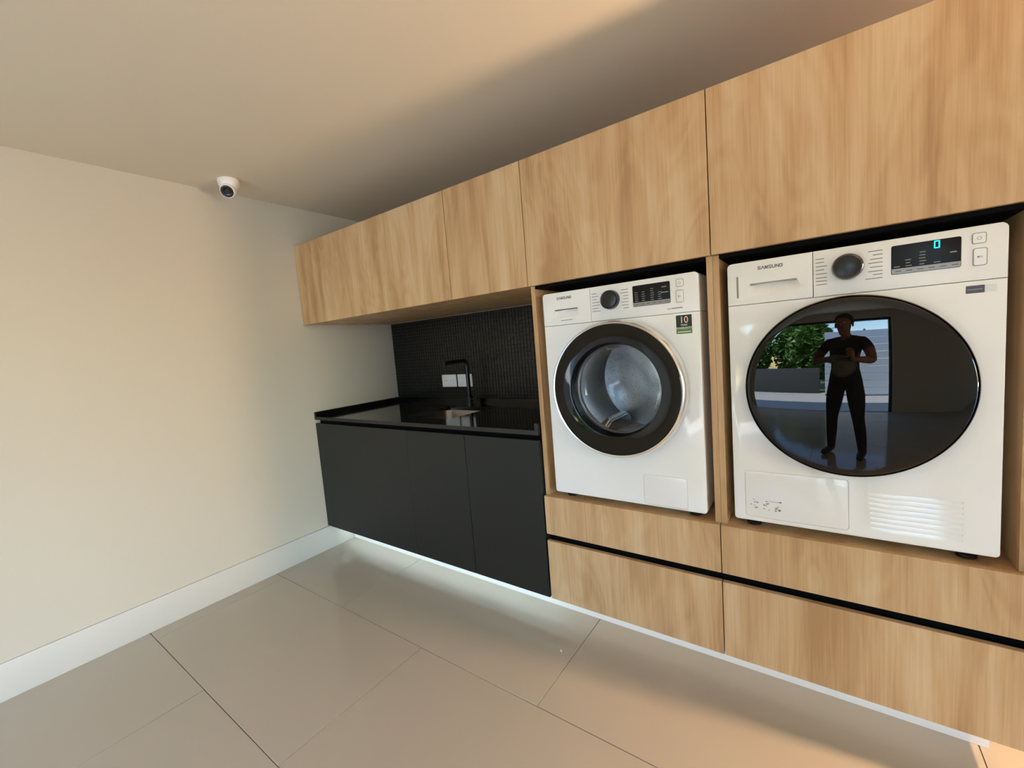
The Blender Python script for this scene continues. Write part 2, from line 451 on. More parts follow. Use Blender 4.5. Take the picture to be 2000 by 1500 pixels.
# ------------------------------------------------------------------ black base cabinets
DKT = 0.8725
def black_cabinet(x0, x1, seams, label, hair=False):
    t = thing('base_cabinet', ((x0+x1)/2, D/2, ZB), label, 'cabinet', 'black base cabinets')
    bm = bmesh.new(); a_, b_ = x0+0.0005, x1-0.0005
    b_box(bm, a_, b_, 0.0195, D-0.012, ZB+0.001, ZB+0.019); b_box(bm, a_, a_+.018, 0.0195, D-0.012, ZB+0.019, 0.858); b_box(bm, b_-.018, b_, 0.0195, D-0.012, ZB+0.019, 0.858)
    b_box(bm, a_+.018, b_-.018, D-0.030, D-0.012, ZB+0.019, 0.858); b_box(bm, a_+.018, b_-.018, 0.0195, 0.0345, 0.80, 0.858)
    finish('body', bm, 'black', t)
    box('finger_groove', x0+0.001, x1-0.001, 0.035, 0.05, 0.858, 0.8965, 'blackgap', t)
    xs = [x0]+seams+[x1]
    for i, (a, b) in enumerate(zip(xs, xs[1:])):
        ga = 0.0004 if (hair and i > 0) else 0.0018
        gb = 0.0004 if (hair and i < len(xs)-2) else 0.0018
        box('door', a+ga, b-gb, 0.0, 0.0185, ZB, DKT, 'black', t, 0.0006, 1)
    return t
black_cabinet(0.001, X2-0.002, [X1], 'wide matt black floating base cabinet in the corner by the white wall', True)
black_cabinet(X2-0.002, X3-0.004, [], 'narrow matt black floating base cabinet between the wider black one and the oak drawers')

# worktop with upstands and a cut-out for the sink
CT0, CT1 = 0.897, 0.917
SX0, SX1, SY0, SY1 = 0.735, 1.115, 0.135, 0.505
wt = thing('worktop', (0.885, 0.35, CT0), 'glossy black stone worktop with low upstands over the black base cabinets', 'worktop')
def slab_hole(bm, x0, x1, y0, y1, hx0, hx1, hy0, hy1, hr, z0, z1):
    n = 6; hole = []
    for (cx, cy, a0) in ((hx1-hr, hy1-hr, 0), (hx0+hr, hy1-hr, .5*PI), (hx0+hr, hy0+hr, PI), (hx1-hr, hy0+hr, 1.5*PI)):
        for i in range(n+1):
            a = a0+.5*PI*i/n; hole.append((cx+hr*math.cos(a), cy+hr*math.sin(a)))
    out = []
    cx, cy = (hx0+hx1)/2, (hy0+hy1)/2
    for (hx, hy) in hole:
        dx, dy = hx-cx, hy-cy
        t = min(((x1-cx) if dx > 0 else (x0-cx))/dx if abs(dx) > 1e-9 else 1e9, ((y1-cy) if dy > 0 else (y0-cy))/dy if abs(dy) > 1e-9 else 1e9)
        out.append((cx+dx*t, cy+dy*t))
    # put outer corners in place of the nearest projected point
    for c in ((x0, y0), (x1, y0), (x1, y1), (x0, y1)):
        k = min(range(len(out)), key=lambda i: (out[i][0]-c[0])**2+(out[i][1]-c[1])**2); out[k] = c
    N = len(hole); V = {}
    for key, pts in (('h', hole), ('o', out)):
        for zk, z in ((0, z0), (1, z1)): V[key, zk] = [bm.verts.new((p[0], p[1], z)) for p in pts]
    for i in range(N):
        j = (i+1) % N
        bm.faces.new((V['o', 1][i], V['o', 1][j], V['h', 1][j], V['h', 1][i]))
        bm.faces.new((V['o', 0][j], V['o', 0][i], V['h', 0][i], V['h', 0][j]))
        bm.faces.new((V['o', 0][i], V['o', 0][j], V['o', 1][j], V['o', 1][i]))
        bm.faces.new((V['h', 0][j], V['h', 0][i], V['h', 1][i], V['h', 1][j]))
bm = bmesh.new(); slab_hole(bm, 0.001, X3-0.003, -0.002, D-0.001, SX0, SX1, SY0, SY1, 0.05, CT0, CT1)
finish('slab', bm, 'granite', wt, 30)
box('upstand', 0.0005, 0.0195, -0.002, D-0.011, CT1, 0.948, 'granite', wt, 0.001, 1)
box('upstand', 0.0200, X3-0.0220, D-0.030, D-0.011, CT1, 0.948, 'granite', wt, 0.001, 1)
box('upstand', X3-0.0215, X3-0.003, -0.002, D-0.011, CT1, 0.948, 'granite', wt, 0.001, 1)

# sink
sk = thing('sink', ((SX0+SX1)/2, (SY0+SY1)/2, 0.72), 'stainless steel undermount sink set in the black worktop', 'sink')
bm = bmesh.new()
def rr_loop(bm, x0, x1, y0, y1, r, z, n=6):
    L = []
    for (cx, cy, a0) in ((x1-r, y1-r, 0), (x0+r, y1-r, .5*PI), (x0+r, y0+r, PI), (x1-r, y0+r, 1.5*PI)):
        for i in range(n+1):
            a = a0+.5*PI*i/n; L.append(bm.verts.new((cx+r*math.cos(a), cy+r*math.sin(a), z)))
    return L
e = 0.004
loops = [rr_loop(bm, SX0-.02, SX1+.02, SY0-.02, SY1+.02, .06, CT0-.0005), rr_loop(bm, SX0+e, SX1-e, SY0+e, SY1-e, .05, CT0-.0005),
         rr_loop(bm, SX0+e+.002, SX1-e-.002, SY0+e+.002, SY1-e-.002, .05, CT0-.004), rr_loop(bm, SX0+.012, SX1-.012, SY0+.012, SY1-.012, .05, .745),
         rr_loop(bm, SX0+.03, SX1-.03, SY0+.03, SY1-.03, .04, .728), rr_loop(bm, .90, .95, .30, .35, .024, .722)]
for a, b in zip(loops, loops[1:]):
    n = len(a)
    for i in range(n): bm.faces.new((a[i], a[(i+1) % n], b[(i+1) % n], b[i]))
bm.faces.new(loops[-1])
finish('bowl', bm, 'steel', sk, 50)
lathe('drain', (0.925, 0.325, 0.724), [(0.0, 0.002), (0.012, 0.002), (0.014, 0.004), (0.036, 0.004), (0.04, 0.0)], 'chrome', sk, 32, 'Z')

# tap
TX, TY = 0.842, 0.62
tp = thing('tap', (TX, TY, CT1), 'matt black swan tap with a squared spout over the sink', 'tap')
lathe('tap_base', (TX, TY, CT1), [(0.0, 0.0), (0.026, 0.0), (0.026, 0.006), (0.021, 0.008), (0.021, 0.05), (0.019, 0.052), (0.0, 0.052)], 'matblack', tp, 32, 'Z')
tube('spout', [(TX, TY, CT1+.05), (TX, TY, 1.175), (TX, TY-.006, 1.197), (TX, TY-.02, 1.207), (TX, TY-.04, 1.210), (TX, TY-.215, 1.207)], 0.0135, 'matblack', tp, 20)
tube('aerator', [(TX, TY-.203, 1.199), (TX, TY-.203, 1.186)], 0.010, 'matblack', tp, 16)
tube('lever', [(TX+.018, TY, CT1+.034), (TX+.05, TY-.004, CT1+.037), (TX+.075, TY-.008, CT1+.046)], [.007, .006, .005], 'matblack', tp, 10)

# sockets on the mosaic
def socket(x0, x1, label, kind):
    t = thing('power_outlet', ((x0+x1)/2, D-0.012, 1.025), label, 'outlet', 'white outlets on the mosaic')
    prism('cover_plate', rrect(x0, x1, 1.025, 1.113, .004), D-.018, D-.0095, 'whiteplastic', t, .002)
    xm = (x0+x1)/2
    if kind == 0:
        prism('socket_insert', rrect(xm-.046, xm+.046, 1.046, 1.093, .003), D-.0195, D-.017, 'whiteplastic', t, .001)
        bars('slot', [(xm-.032, xm-.030, 1.066, 1.078), (xm-.020, xm-.018, 1.066, 1.078), (xm+.018, xm+.020, 1.066, 1.078), (xm+.030, xm+.032, 1.066, 1.078)], D-.0195, 'darkprint', t)
    else:
        prism('switch_rocker', rrect(xm-.046, xm-.001, 1.046, 1.093, .003), D-.0195, D-.017, 'whiteplastic', t, .001)
        prism('switch_rocker', rrect(xm+.001, xm+.046, 1.046, 1.093, .003), D-.0195, D-.017, 'whiteplastic', t, .001)
socket(0.518, 0.655, 'white wall outlet on the black mosaic, fully visible left of the tap', 0)
socket(0.670, 0.806, 'white wall outlet on the black mosaic, crossed by the tap pipe', 1)

# ------------------------------------------------------------------ oak drawer units and appliance niche
def drawer_unit(x0, x1, label):
    t = thing('drawer_unit', ((x0+x1)/2, D/2, ZB), label, 'drawer unit', 'oak drawer units')
    box('body', x0+.0005, x1-.0005, .055, D-.012, ZB+.001, DT-.020, 'wood', t)
    box('finger_groove', x0+.001, x1-.001, .030, .0545, .395, .4995, 'blackgap', t)
    box('top_board', x0+.0005, x1-.0005, .0195, D-.012, DT-.0195, DT-.001, 'wood', t)
    box('drawer_front', x0+.0016, x1-.0016, 0.0, .0185, GB, DT, 'wood', t, .0006, 1)
    box('drawer_front', x0+.0016, x1-.0016, 0.0, .0185, ZB, GT, 'wood', t, .0006, 1)
drawer_unit(X3+.001, X4, 'oak unit of two handleless drawers under the washing machine')
drawer_unit(X4, X5, 'oak unit of two handleless drawers under the dryer')
NI = thing('appliance_niche', (2.47, D/2, DT), 'open oak niche with upright panels around the washing machine and dryer', 'niche')
for (a, b) in ((X3+.001, X3+.021), (2.4515, 2.4702), (2.4708, 2.4895), (3.145, 3.1795)):
    box('side_panel', a, b, .020, D-.012, DT, UB-.0005, 'wood', NI, .0005, 1)
for (a, b) in ((X3+.0215, 2.451), (2.490, 3.1445)):
    box('back_panel', a, b, D-.03, D-.013, DT, UB-.0005, 'blackgap', NI)  # near-black colour paints the shade at the back of the niche
    box('gap_shade_panel', a, b, .0205, D-.0305, UB-.0125, UB-.0005, 'blackgap', NI)  # dark sheet paints the shade in the gap above the machine
box('added_light_stop', X5+.0003, X5+.018, -.001, D-.001, ZB, UT, 'wood', NI, .0006, 1)  # added out of view to stop lamp light on the drawer tops
# white plinth recessed under the floating units, light strips under the cabinet fronts
struct(box('trim_1', 0.0125, 3.142, 0.182, 0.20, 0.0, ZB, 'plinth', None, .001, 1))
def led(x0, x1, mt, label):
    t = thing('light_strip', ((x0+x1)/2, .08, ZB-.024), label, 'light strip', 'light strips under the cabinets')
    box('profile', x0, x1, .076, .082, ZB-.024, ZB-.0005, 'palegrey', t)
    box('diffuser', x0, x1, .0822, .087, ZB-.009, ZB-.001, mt, t)
led(.02, X3-.02, 'led', 'cool white light strip under the floating black base cabinets')
led(X3+.02, 3.10, 'led_fill', 'added warm fill strip lighting the plinth under the floating oak drawer units')  # added strip, there to brighten the plinth

# ------------------------------------------------------------------ washing machine and dryer
YM = 0.015
def knob(t, X, Z, dark):
    lathe('knob_ring', (X, YM, Z), [(.0, -.001), (.036, -.001), (.036, -.004), (.0335, -.018), (.031, -.020), (.029, -.019), (.0, -.019)], 'dchrome' if dark else 'blackgloss', t, 56)
    lathe('knob_face', (X, YM, Z), [(.0285, -.0185), (.0285, -.0200), (.0275, -.0205), (.0, -.0205)], 'blacksatin', t, 48)

def button(t, X0, X1, Z0, Z1, mark):
    bm = bmesh.new(); b_prism(bm, rrect(X0, X1, Z0, Z1, .005), YM-.0009, YM+.002, .0004)
    fr_ = finish('button_frame', bm, 'greyprint', t, 35)
    prism('button', rrect(X0+.0016, X1-.0016, Z0+.0016, Z1-.0016, .0038), YM-.0022, YM+.001, 'whiteplastic', t, .0008)
    xm, zm = (X0+X1)/2, (Z0+Z1)/2
    if mark == 0:
        bm = bmesh.new(); b_lathe(bm, xm, YM-.0022, zm, [(.0042, -.0003), (.0033, -.0003), (.0033, .0002), (.0042, .0002)], 20, 'Y', True); finish('button_mark', bm, 'greyprint', t)
    else: bars('button_mark', [(xm-.005, xm-.0008, zm-.002, zm+.002), (xm+.001, xm+.0018, zm-.002, zm+.002), (xm+.003, xm+.0038, zm-.002, zm+.002)], YM-.0022, 'greyprint', t)

def logo(t, xc, zc, w, y):
    """widely spaced bold capitals, the A without a crossbar"""
    bm = bmesh.new(); h = .0088; n = 7; cw = w/n*.74; st = .0017
    def stroke(pts, x0):
        for (ax, az), (bx, bz) in zip(pts, pts[1:]):
            a = Vector((x0+ax*cw, zc-h/2+az*h)); b = Vector((x0+bx*cw, zc-h/2+bz*h))
            d = (b-a).normalized(); a = a-d*st*.35; b = b+d*st*.35; nn = Vector((-d.y, d.x))*st/2
            vs_ = [bm.verts.new((q.x, y, q.y)) for q in (a+nn, a-nn, b-nn, b+nn)]
            ws_ = [bm.verts.new((v.co.x, y-.0004, v.co.z)) for v in vs_]
            bm.faces.new(ws_)
            for i in range(4): bm.faces.new((vs_[i], vs_[(i+1) % 4], ws_[(i+1) % 4], ws_[i]))
    S = [(1, .8), (.85, .97), (.15, .97), (.02, .75), (.2, .55), (.8, .45), (.98, .25), (.85, .03), (.15, .03), (0, .2)]
    G = {'S': [S], 'A': [[(0, 0), (.5, 1), (1, 0)]], 'M': [[(0, 0), (.12, 1), (.5, .1), (.88, 1), (1, 0)]],
         'U': [[(.03, 1), (.03, .25), (.2, .03), (.8, .03), (.97, .25), (.97, 1)]], 'N': [[(.03, 0), (.03, 1), (.97, 0), (.97, 1)]],
         'G': [[(1, .78), (.82, .97), (.2, .97), (.02, .75), (.02, .25), (.2, .03), (.85, .03), (.98, .2), (.98, .5), (.55, .5)]]}
    for i, ch in enumerate('SAMSUNG'):
        x0 = xc-w/2+i*w/n+(w/n-cw)/2
        for pts in G[ch]: stroke(pts, x0)
    finish('logo', bm, 'darkprint', t)

def machine(name, X, Z, label, cat, dryer):
    t = thing(name, (X+.3, .30, DT), label, cat)
    H = .83; vs_ = .699
    def P(u): return X+u
    def Q(v): return Z+v
    # cabinet shell below the control panel
    bm = bmesh.new(); b_prism(bm, rrect(P(0), P(.6), Q(0), Q(vs_), (.010, .010, 0, 0)), YM, .60, .003)
    body = finish('body', bm, 'white', t, 35)
    cuts = []
    cx, cz = P(.30), Q(.440)
    if not dryer:
        c = bmesh.new(); b_lathe(c, cx, YM, cz, [(0, -.05), (.235, -.05), (.235, .44), (0, .44)], 64); cuts.append(c)
        fx = (.382, .538, .006, .120)
    else: fx = (.033, .300, .014, .167)
    c = bmesh.new(); b_prism(c, rrect(P(fx[0]), P(fx[1]), Q(fx[2]), Q(fx[3]), .010), YM-.02, YM+.006); cuts.append(c)
    if dryer:
        for k in range(8):
            zz = .137-.0145*k
            c = bmesh.new()
            # wedge shaped louvre scoop, deepest at its top
            a0, a1 = P(.343+.001*k), P(.533)
            vsx = [c.verts.new(q) for q in ((a0, YM-.001, Q(zz-.0115)), (a1, YM-.001, Q(zz-.0115)), (a1, YM+.0032, Q(zz)), (a0, YM+.0032, Q(zz)), (a0, YM-.001, Q(zz)), (a1, YM-.001, Q(zz)))]
            c.faces.new((vsx[0], vsx[1], vsx[2], vsx[3])); c.faces.new((vsx[3], vsx[2], vsx[5], vsx[4])); c.faces.new((vsx[4], vsx[5], vsx[1], vsx[0]))
            c.faces.new((vsx[0], vsx[3], vsx[4])); c.faces.new((vsx[1], vsx[5], vsx[2])); cuts.append(c)
    cut(body, cuts)
    gp = .0007
    prism('filter_flap' if not dryer else 'condenser_flap', rrect(P(fx[0])+gp, P(fx[1])-gp, Q(fx[2])+gp, Q(fx[3])-gp, .0095), YM+.0002, YM+.0055, 'white', t, .0008)
    # control panel and drawer front
    sx = .2215 if dryer else .2105
    prism('control_panel', rrect(P(sx+.0012), P(.6), Q(vs_+.0012), Q(H), (0, 0, .014, 0)), YM, .60, 'whiteplastic', t, .0025)
    bm = bmesh.new(); b_prism(bm, rrect(P(0), P(sx), Q(vs_+.0012), Q(H), (0, 0, 0, .014)), YM, .60, .0025)
    dr = finish('drawer_front', bm, 'whiteplastic', t, 35)
    h0, h1 = (.062, .184) if dryer else (.054, .156)
    c = bmesh.new()
    hm = (h0+h1)/2; n = 14
    top, bot, back = [], [], []
    for i in range(n+1):
        q = i/n; u = h0+(h1-h0)*q; s_ = math.sin(PI*q)
        top.append((P(u), Q(.760+.001*s_))); dep = .006+.014*s_**.6
        back.append((P(u), YM+dep, Q(.757)))
        ub = h0-.012+(h1-h0+.024)*q
        bot.append((P(ub), Q(.7285-.004*s_)))
    vt = [c.verts.new((a, YM-.002, b)) for a, b in top]; vbk = [c.verts.new(a) for a in back]; vtb = [c.verts.new((a, YM+.020, b)) for a, b in top]
    vb = [c.verts.new((a, YM-.002, b)) for a, b in bot]
    for i in range(n):
        c.faces.new((vt[i], vt[i+1], vtb[i+1], vtb[i])); c.faces.new((vtb[i], vtb[i+1], vbk[i+1], vbk[i])); c.faces.new((vbk[i], vbk[i+1], vb[i+1], vb[i])); c.faces.new((vb[i], vb[i+1], vt[i+1], vt[i]))
    c.faces.new((vt[0], vtb[0], vbk[0], vb[0])); c.faces.new((vt[n], vb[n], vbk[n], vtb[n]))
    cut(dr, [c], 30)
    bars('handle_slit_shade', [(P(h0+.001), P(h1-.001), Q(.7585), Q(.7618))], YM-.0004, 'darkprint' if not dryer else 'greyprint', dr)  # flat strip whose tone paints the shade of the handle slit
    if dryer: prism('level_window', rrect(P(.0255), P(.0310), Q(.722), Q(.788), .001), YM-.0004, YM+.001, 'greyprint', dr)
    else: bars('drawer_print', [(P(.080), P(.112), Q(.7165), Q(.7190)), (P(.114), P(.131), Q(.7165), Q(.7190))], YM, 'greyprint', dr)
    logo(dr, P(.099 if not dryer else .1165), Q(.806), .066, YM)
    # programme dial with its printed list
    kx = .293 if not dryer else .300
    knob(t, P(kx), Q(.774), dryer)
    rs = []
    zl = [.804, .793, .782, .771, .760, .749, .738] if not dryer else [.806, .796, .785, .775, .764, .753, .744, .734]
    for i, z in enumerate(zl):
        l = random.choice((.026, .020, .034, .030)); d = abs(z-.774); edge = kx-math.sqrt(max(.044**2-d*d, 0))
        a = .2285 if dryer else .2185
        rs.append((P(a), P(min(a+l, edge)), Q(z-.0012), Q(z+.0012)))
        l = random.choice((.026, .020, .036, .030)); b = kx+math.sqrt(max(.044**2-d*d, 0)); e_ = .374 if dryer else .362
        rs.append((P(max(e_-l, b)), P(e_), Q(z-.0012), Q(z+.0012)))
    bars('programme_print', rs, YM, 'greyprint', t)
    # display
    d0, d1 = (.378, .509) if not dryer else (.391, .521)
    dsp = prism('display', rrect(P(d0), P(d1), Q(.737), Q(.8115), .0045), YM-.0015, YM+.001, 'screen', t, .0008)
    prism('display_strip', rrect(P(d0+.001), P(d1-.001), Q(.738), Q(.7515), (.004, .004, 0, 0)), YM-.0022, YM-.0010, 'silver', dsp)
    rs = []; cols = [(.012, 5), (.037, 5), (.068, 6), (.094, 4)] if not dryer else [(.010, 1), (.032, 3), (.058, 5), (.085, 1)]
    for (cu, n_) in cols:
        for k in range(n_): rs.append((P(d0+cu-.005+.0015*random.random()), P(d0+cu+.005+.004*random.random()), Q(.7555+.0075*k), Q(.7573+.0075*k)))
    rs += [(P(d1-.028), P(d1-.012), Q(.793), Q(.796)), (P(d1-.030), P(d1-.006), Q(.7745), Q(.7775))] if not dryer else [(P(d1-.020), P(d1-.008), Q(.7745), Q(.7775))]
    bars('display_print', rs, YM-.0015, 'greyprint', dsp)
    rs = [(P(d0+.008+.021*k), P(d0+.020+.021*k), Q(.7435), Q(.7452)) for k in range(6)]
    bars('strip_print', rs, YM-.0022, 'darkprint', dsp)
    if dryer:
        zx = P(.4775); segs = []
        s0, s1, z0, z1, w = zx-.0055, zx+.0055, Q(.7905), Q(.8095), .0026
        segs = [(s0+.0008, s1-.0008, z1-w, z1), (s0+.0008, s1-.0008, z0, z0+w), (s0, s0+w, z0+.001, z1-.001), (s1-w, s1, z0+.001, z1-.001)]
        bars('display_digit', segs, YM-.0015, 'cyan', dsp)
    button(t, P(.5285 if not dryer else .5385), P(.5535 if not dryer else .5635), Q(.787), Q(.8135), 0)
    button(t, P(.527 if not dryer else .5405), P(.552 if not dryer else .5655), Q(.7345), Q(.777), 1)
    if not dryer: bars('panel_print', [(P(.497), P(.508), Q(.7155), Q(.718)), (P(.510), P(.547), Q(.7155), Q(.719))], YM, 'greyprint', t)
    # feet
    for fx_ in (.05, .55):
        for fy in (.07, .52):
            lathe('foot', (P(fx_), fy, DT), [(0, 0), (.022, 0), (.022, .010), (.012, .012), (.012, Z-DT+.002), (0, Z-DT+.002)], 'blacksatin', t, 20, 'Z')
    if not dryer:
        # door: chrome rim, black ring, clear bowl, drum behind
        lathe('door_rim', (cx, YM, cz), [(.246, .0), (.2575, .0), (.2590, -.010), (.2585, -.028), (.2550, -.042), (.2500, -.047), (.2455, -.045), (.244, -.035)], 'rim', t, 96, close=True)
        dring = lathe('door_ring', (cx, YM, cz), [(.246, -.004), (.2445, -.0435), (.2430, -.0448), (.1800, -.0425), (.1765, -.0410), (.1730, -.030), (.170, -.018), (.168, -.010), (.168, .0), (.20, .002)], 'blackgloss', t, 96, close=True)
        lathe('door_glass', (cx, YM, cz), [(.169, -.022), (.160, -.0245), (.145, -.0215), (.125, -.002), (.110, .035), (.095, .070), (.070, .085), (.035, .090), (.0, .091)], 'glass', t, 72)
        lathe('door_gasket', (cx, YM, cz), [(.168, .003), (.165, .012), (.168, .030), (.176, .045), (.180, .060), (.200, .064), (.225, .060), (.225, .004)], 'rubber', t, 72, close=True)
        dm = lathe('drum', (cx, YM, cz), [(.185, .068), (.222, .072), (.228, .085), (.228, .385), (.220, .395), (.06, .405), (.0, .402)], 'drum', t, 72)
        for k in range(3):
            a = math.radians(238+120*k); bm = bmesh.new()
            rad = Vector((math.cos(a), 0, math.sin(a))); tan = Vector((-math.sin(a), 0, math.cos(a)))
            secs = []
            for y_, hh, ww in ((.088, .010, .034), (.12, .060, .032), (.30, .060, .032), (.38, .030, .032)):
                c0 = Vector((cx, YM+y_, cz)); o_ = rad*.226; i_ = rad*(.226-hh)
                secs.append([bm.verts.new(c0+o_+tan*ww), bm.verts.new(c0+i_+tan*ww*.35), bm.verts.new(c0+i_-tan*ww*.35), bm.verts.new(c0+o_-tan*ww)])
            for s1_, s2_ in zip(secs, secs[1:]):
                for i in range(4): bm.faces.new((s1_[i], s1_[(i+1) % 4], s2_[(i+1) % 4], s2_[i]))
            bm.faces.new(secs[0]); bm.faces.new(list(reversed(secs[-1])))
            bmesh.ops.bevel(bm, geom=bm.edges[:], offset=.005, segments=2, affect='EDGES')
            finish('lifter', bm, 'drum', dm, 40)
        # warranty sticker
        st = prism('sticker', rrect(P(.524), P(.575), Q(.6285), Q(.6915), .001), YM-.0004, YM+.0004, 'stickblack', t)
        st['label'] = 'black and green warranty sticker with a large 10'
        prism('sticker_band', rrect(P(.5245), P(.5745), Q(.6290), Q(.6510), .0005), YM-.0007, YM-.0003, 'green', st)
        bm = bmesh.new(); text_bm(bm, '10', P(.5495), Q(.6745), YM-.0005, .032, .9); finish('sticker_number', bm, 'orange', st)
        bm = bmesh.new(); text_bm(bm, 'YEAR', P(.5495), Q(.6578), YM-.0005, .0085, 1.1); text_bm(bm, 'WARRANTY', P(.5495), Q(.6475), YM-.0008, .0098, .95); finish('sticker_text', bm, 'paper', st)
        bars('sticker_lines', [(P(.528), P(.571), Q(.6335), Q(.6362))], YM-.0007, 'paper', st)
    else:
        R_ = 1.9; rg = .246
        prof = [(.0, 0)]
        prof = [(r, -.047+r*r/(2*R_)) for r in [rg*i/14 for i in range(15)]]
        e0 = prof[-1][1]
        prof += [(.2490, e0+.0012), (.2505, e0+.004), (.2505, -.002)]
        lathe('door_glass', (cx, YM, cz), prof, 'doorglass', t, 128, smooth=60)
        lathe('door_rim', (cx, YM, cz), [(.2506, .0), (.2560, .0), (.2562, -.012), (.2545, e0+.004), (.2525, e0+.0015), (.2506, e0+.004)], 'dchrome', t, 128, close=True)
        st = prism('sticker', rrect(P(.530), P(.562), Q(.6695), Q(.6880), .0008), YM-.0004, YM+.0004, 'stickdark', t)
        st['label'] = 'small charcoal and white energy sticker'
        prism('sticker_panel', rrect(P(.5625), P(.582), Q(.6695), Q(.6880), .0008), YM-.0004, YM+.0004, 'paper', st)
        bars('sticker_lines', [(P(.533), P(.558), Q(.6775), Q(.6795))], YM-.0005, 'greyprint', st)
        rs = []
        for gx in (.056, .090, .122):
            for k in range(9):
                a, b = gx+random.uniform(-.009, .009), .040+random.uniform(0, .030)
                rs.append((P(a), P(a+random.uniform(.003, .007)), Q(b), Q(b+random.uniform(.0012, .003))))
        rs += [(P(.055), P(.058), Q(.071), Q(.0735)), (P(.100), P(.132), Q(.0712), Q(.0722)), (P(.127), P(.133), Q(.070), Q(.0745))]
        bars('care_symbols', rs, YM, 'greyprint', t)
    return t
machine('washing_machine', 1.8270, .6545, 'white front-loading washing machine with a clear round door and chrome rim', 'washing machine', False)
machine('tumble_dryer', 2.5130, .6585, 'white dryer with a large glossy black door and a lit blue zero', 'dryer', True)

# ------------------------------------------------------------------ security camera on the ceiling
CC = Vector((.205, -.425, ZC))
cc = thing('security_camera', CC-Vector((0, 0, .11)), 'white dome security camera with a black lens on the ceiling', 'camera')
lathe('mount', CC, [(0, 0), (.050, 0), (.051, -.012), (.047, -.030), (.036, -.046), (0, -.046)], 'whiteplastic', cc, 40, 'Z')
dv = Vector((.62, -.55, -.56)).normalized(); bc = CC+Vector((.006, -.006, -.052))
q = dv.to_track_quat('Z', 'Y').to_matrix()
bm = bmesh.new(); b_lathe(bm, 0, 0, 0, [(0, -.036), (.018, -.033), (.031, -.020), (.037, 0), (.037, .020), (.034, .030), (.030, .032)], 40, 'Z')
bmesh.ops.transform(bm, matrix=Matrix.Translation(bc) @ q.to_4x4(), verts=bm.verts); ey = finish('eyeball', bm, 'whiteplastic', cc, 45)
bm = bmesh.new(); b_lathe(bm, 0, 0, 0, [(.030, .030), (.030, .033), (.028, .034), (.012, .032), (.010, .030), (0, .030)], 40, 'Z')
bmesh.ops.transform(bm, matrix=Matrix.Translation(bc) @ q.to_4x4(), verts=bm.verts); finish('lens', bm, 'lens', ey, 45)

# ------------------------------------------------------------------ floor lamp past the right end of the cabinets (warm light along the floor)
LP = Vector((3.73, .065, 1.04))
wl = thing('floor_lamp', (LP.x, LP.y, 0), 'slim black floor lamp with a warm shaded bulb past the right end of the cabinets', 'lamp')
lathe('globe', LP, [(0, -.03)]+[(.03*math.sin(PI*i/16), -.03*math.cos(PI*i/16)) for i in range(1, 16)]+[(0, .03)], 'bulb', wl, 28, 'Z')
bm = bmesh.new(); rs_ = [PI*.5*i/10 for i in range(11)]
b_lathe(bm, 0, 0, 0, [(.075*math.sin(a), -.075*math.cos(a)) for a in rs_]+[(.072*math.sin(a), -.072*math.cos(a)) for a in reversed(rs_)], 40, 'Z')
qd = Vector((-.93, -.36, .05)).to_track_quat('Z', 'Y').to_matrix().to_4x4()
bmesh.ops.transform(bm, matrix=Matrix.Translation(LP) @ qd, verts=bm.verts); finish('shade', bm, 'matblack', wl, 45)  # half dome added to keep the lamp's glare off the back wall
lathe('base', (LP.x, LP.y, 0), [(0, 0), (.11, 0), (.11, .012), (.10, .018), (.012, .022), (0, .022)], 'matblack', wl, 40, 'Z')
tube('pole', [(LP.x, LP.y, .02), (LP.x, LP.y, .5), (LP.x, LP.y, .990)], .008, 'matblack', wl)
lathe('socket', (LP.x, LP.y, .990), [(0, 0), (.014, 0), (.020, .010), (.020, .022), (0, .022)], 'matblack', wl, 24, 'Z')

# ------------------------------------------------------------------ outside the opening behind the photographer (seen only in reflections)
struct(box('ground', -14, 18, -26, YF-.15, -.25, -.02, 'terrace'))
struct(box('added_side_terrace', 9.15, 18, YF-.15, 12, -.25, -.02, 'terrace'))  # unseen paving added outside the side opening, bounces daylight in
struct(box('lawn', -14, 18, -25.5, -7.4, -.02, .01, 'soil'))
gw = tag(box('garden_wall', -6.0, 2.25, -7.35, -7.15, -.02, .95, 'gwall', None, .01), 'low dark rendered garden wall beyond the terrace', 'wall')
gp_ = thing('garden_screen', (3.35, -6.6, -.02), 'tall pale blue grey boarded screen standing on the terrace', 'screen')
for k in range(9):
    box('board', 2.45, 4.6, -6.64, -6.60, .04+.24*k, .04+.24*k+.232, 'panel', gp_, .003, 1)
for xx in (2.45, 3.5, 4.54): box('post', xx, xx+.06, -6.70, -6.64, -.02, 2.24, 'matblack', gp_, .003)

def tree(x, y, h, rad, label, n, group, name, seed):
    rnd = random.Random(seed)
    t = thing(name, (x, y, .0), label, 'tree' if name == 'tree' else 'shrub', group)
    tube('trunk', [(x, y, 0), (x+.03, y, h*.25), (x-.02, y+.02, h*.55)], [.07*rad, .055*rad, .03*rad], 'bark', t, 8)
    bm = bmesh.new()
    for i in range(n):
        while True:
            p = Vector((rnd.uniform(-1, 1), rnd.uniform(-1, 1), rnd.uniform(-1, 1)))
            if .25 < p.length < 1: break
        c = Vector((x+p.x*rad, y+p.y*rad, h*.53+p.z*h*.47)); L = rnd.uniform(.16, .42); w = L*.28
        d = Vector((rnd.uniform(-1, 1), rnd.uniform(-1, 1), rnd.uniform(-.9, .4))).normalized(); u = d.cross(Vector((rnd.uniform(-1, 1), rnd.uniform(-1, 1), 1))).normalized()
        a = [bm.verts.new(c-d*L/2), bm.verts.new(c+u*w), bm.verts.new(c+d*L/2), bm.verts.new(c-u*w)]
        bm.faces.new(a)
    f = finish('foliage', bm, 'leaf', t); f['kind'] = 'stuff'
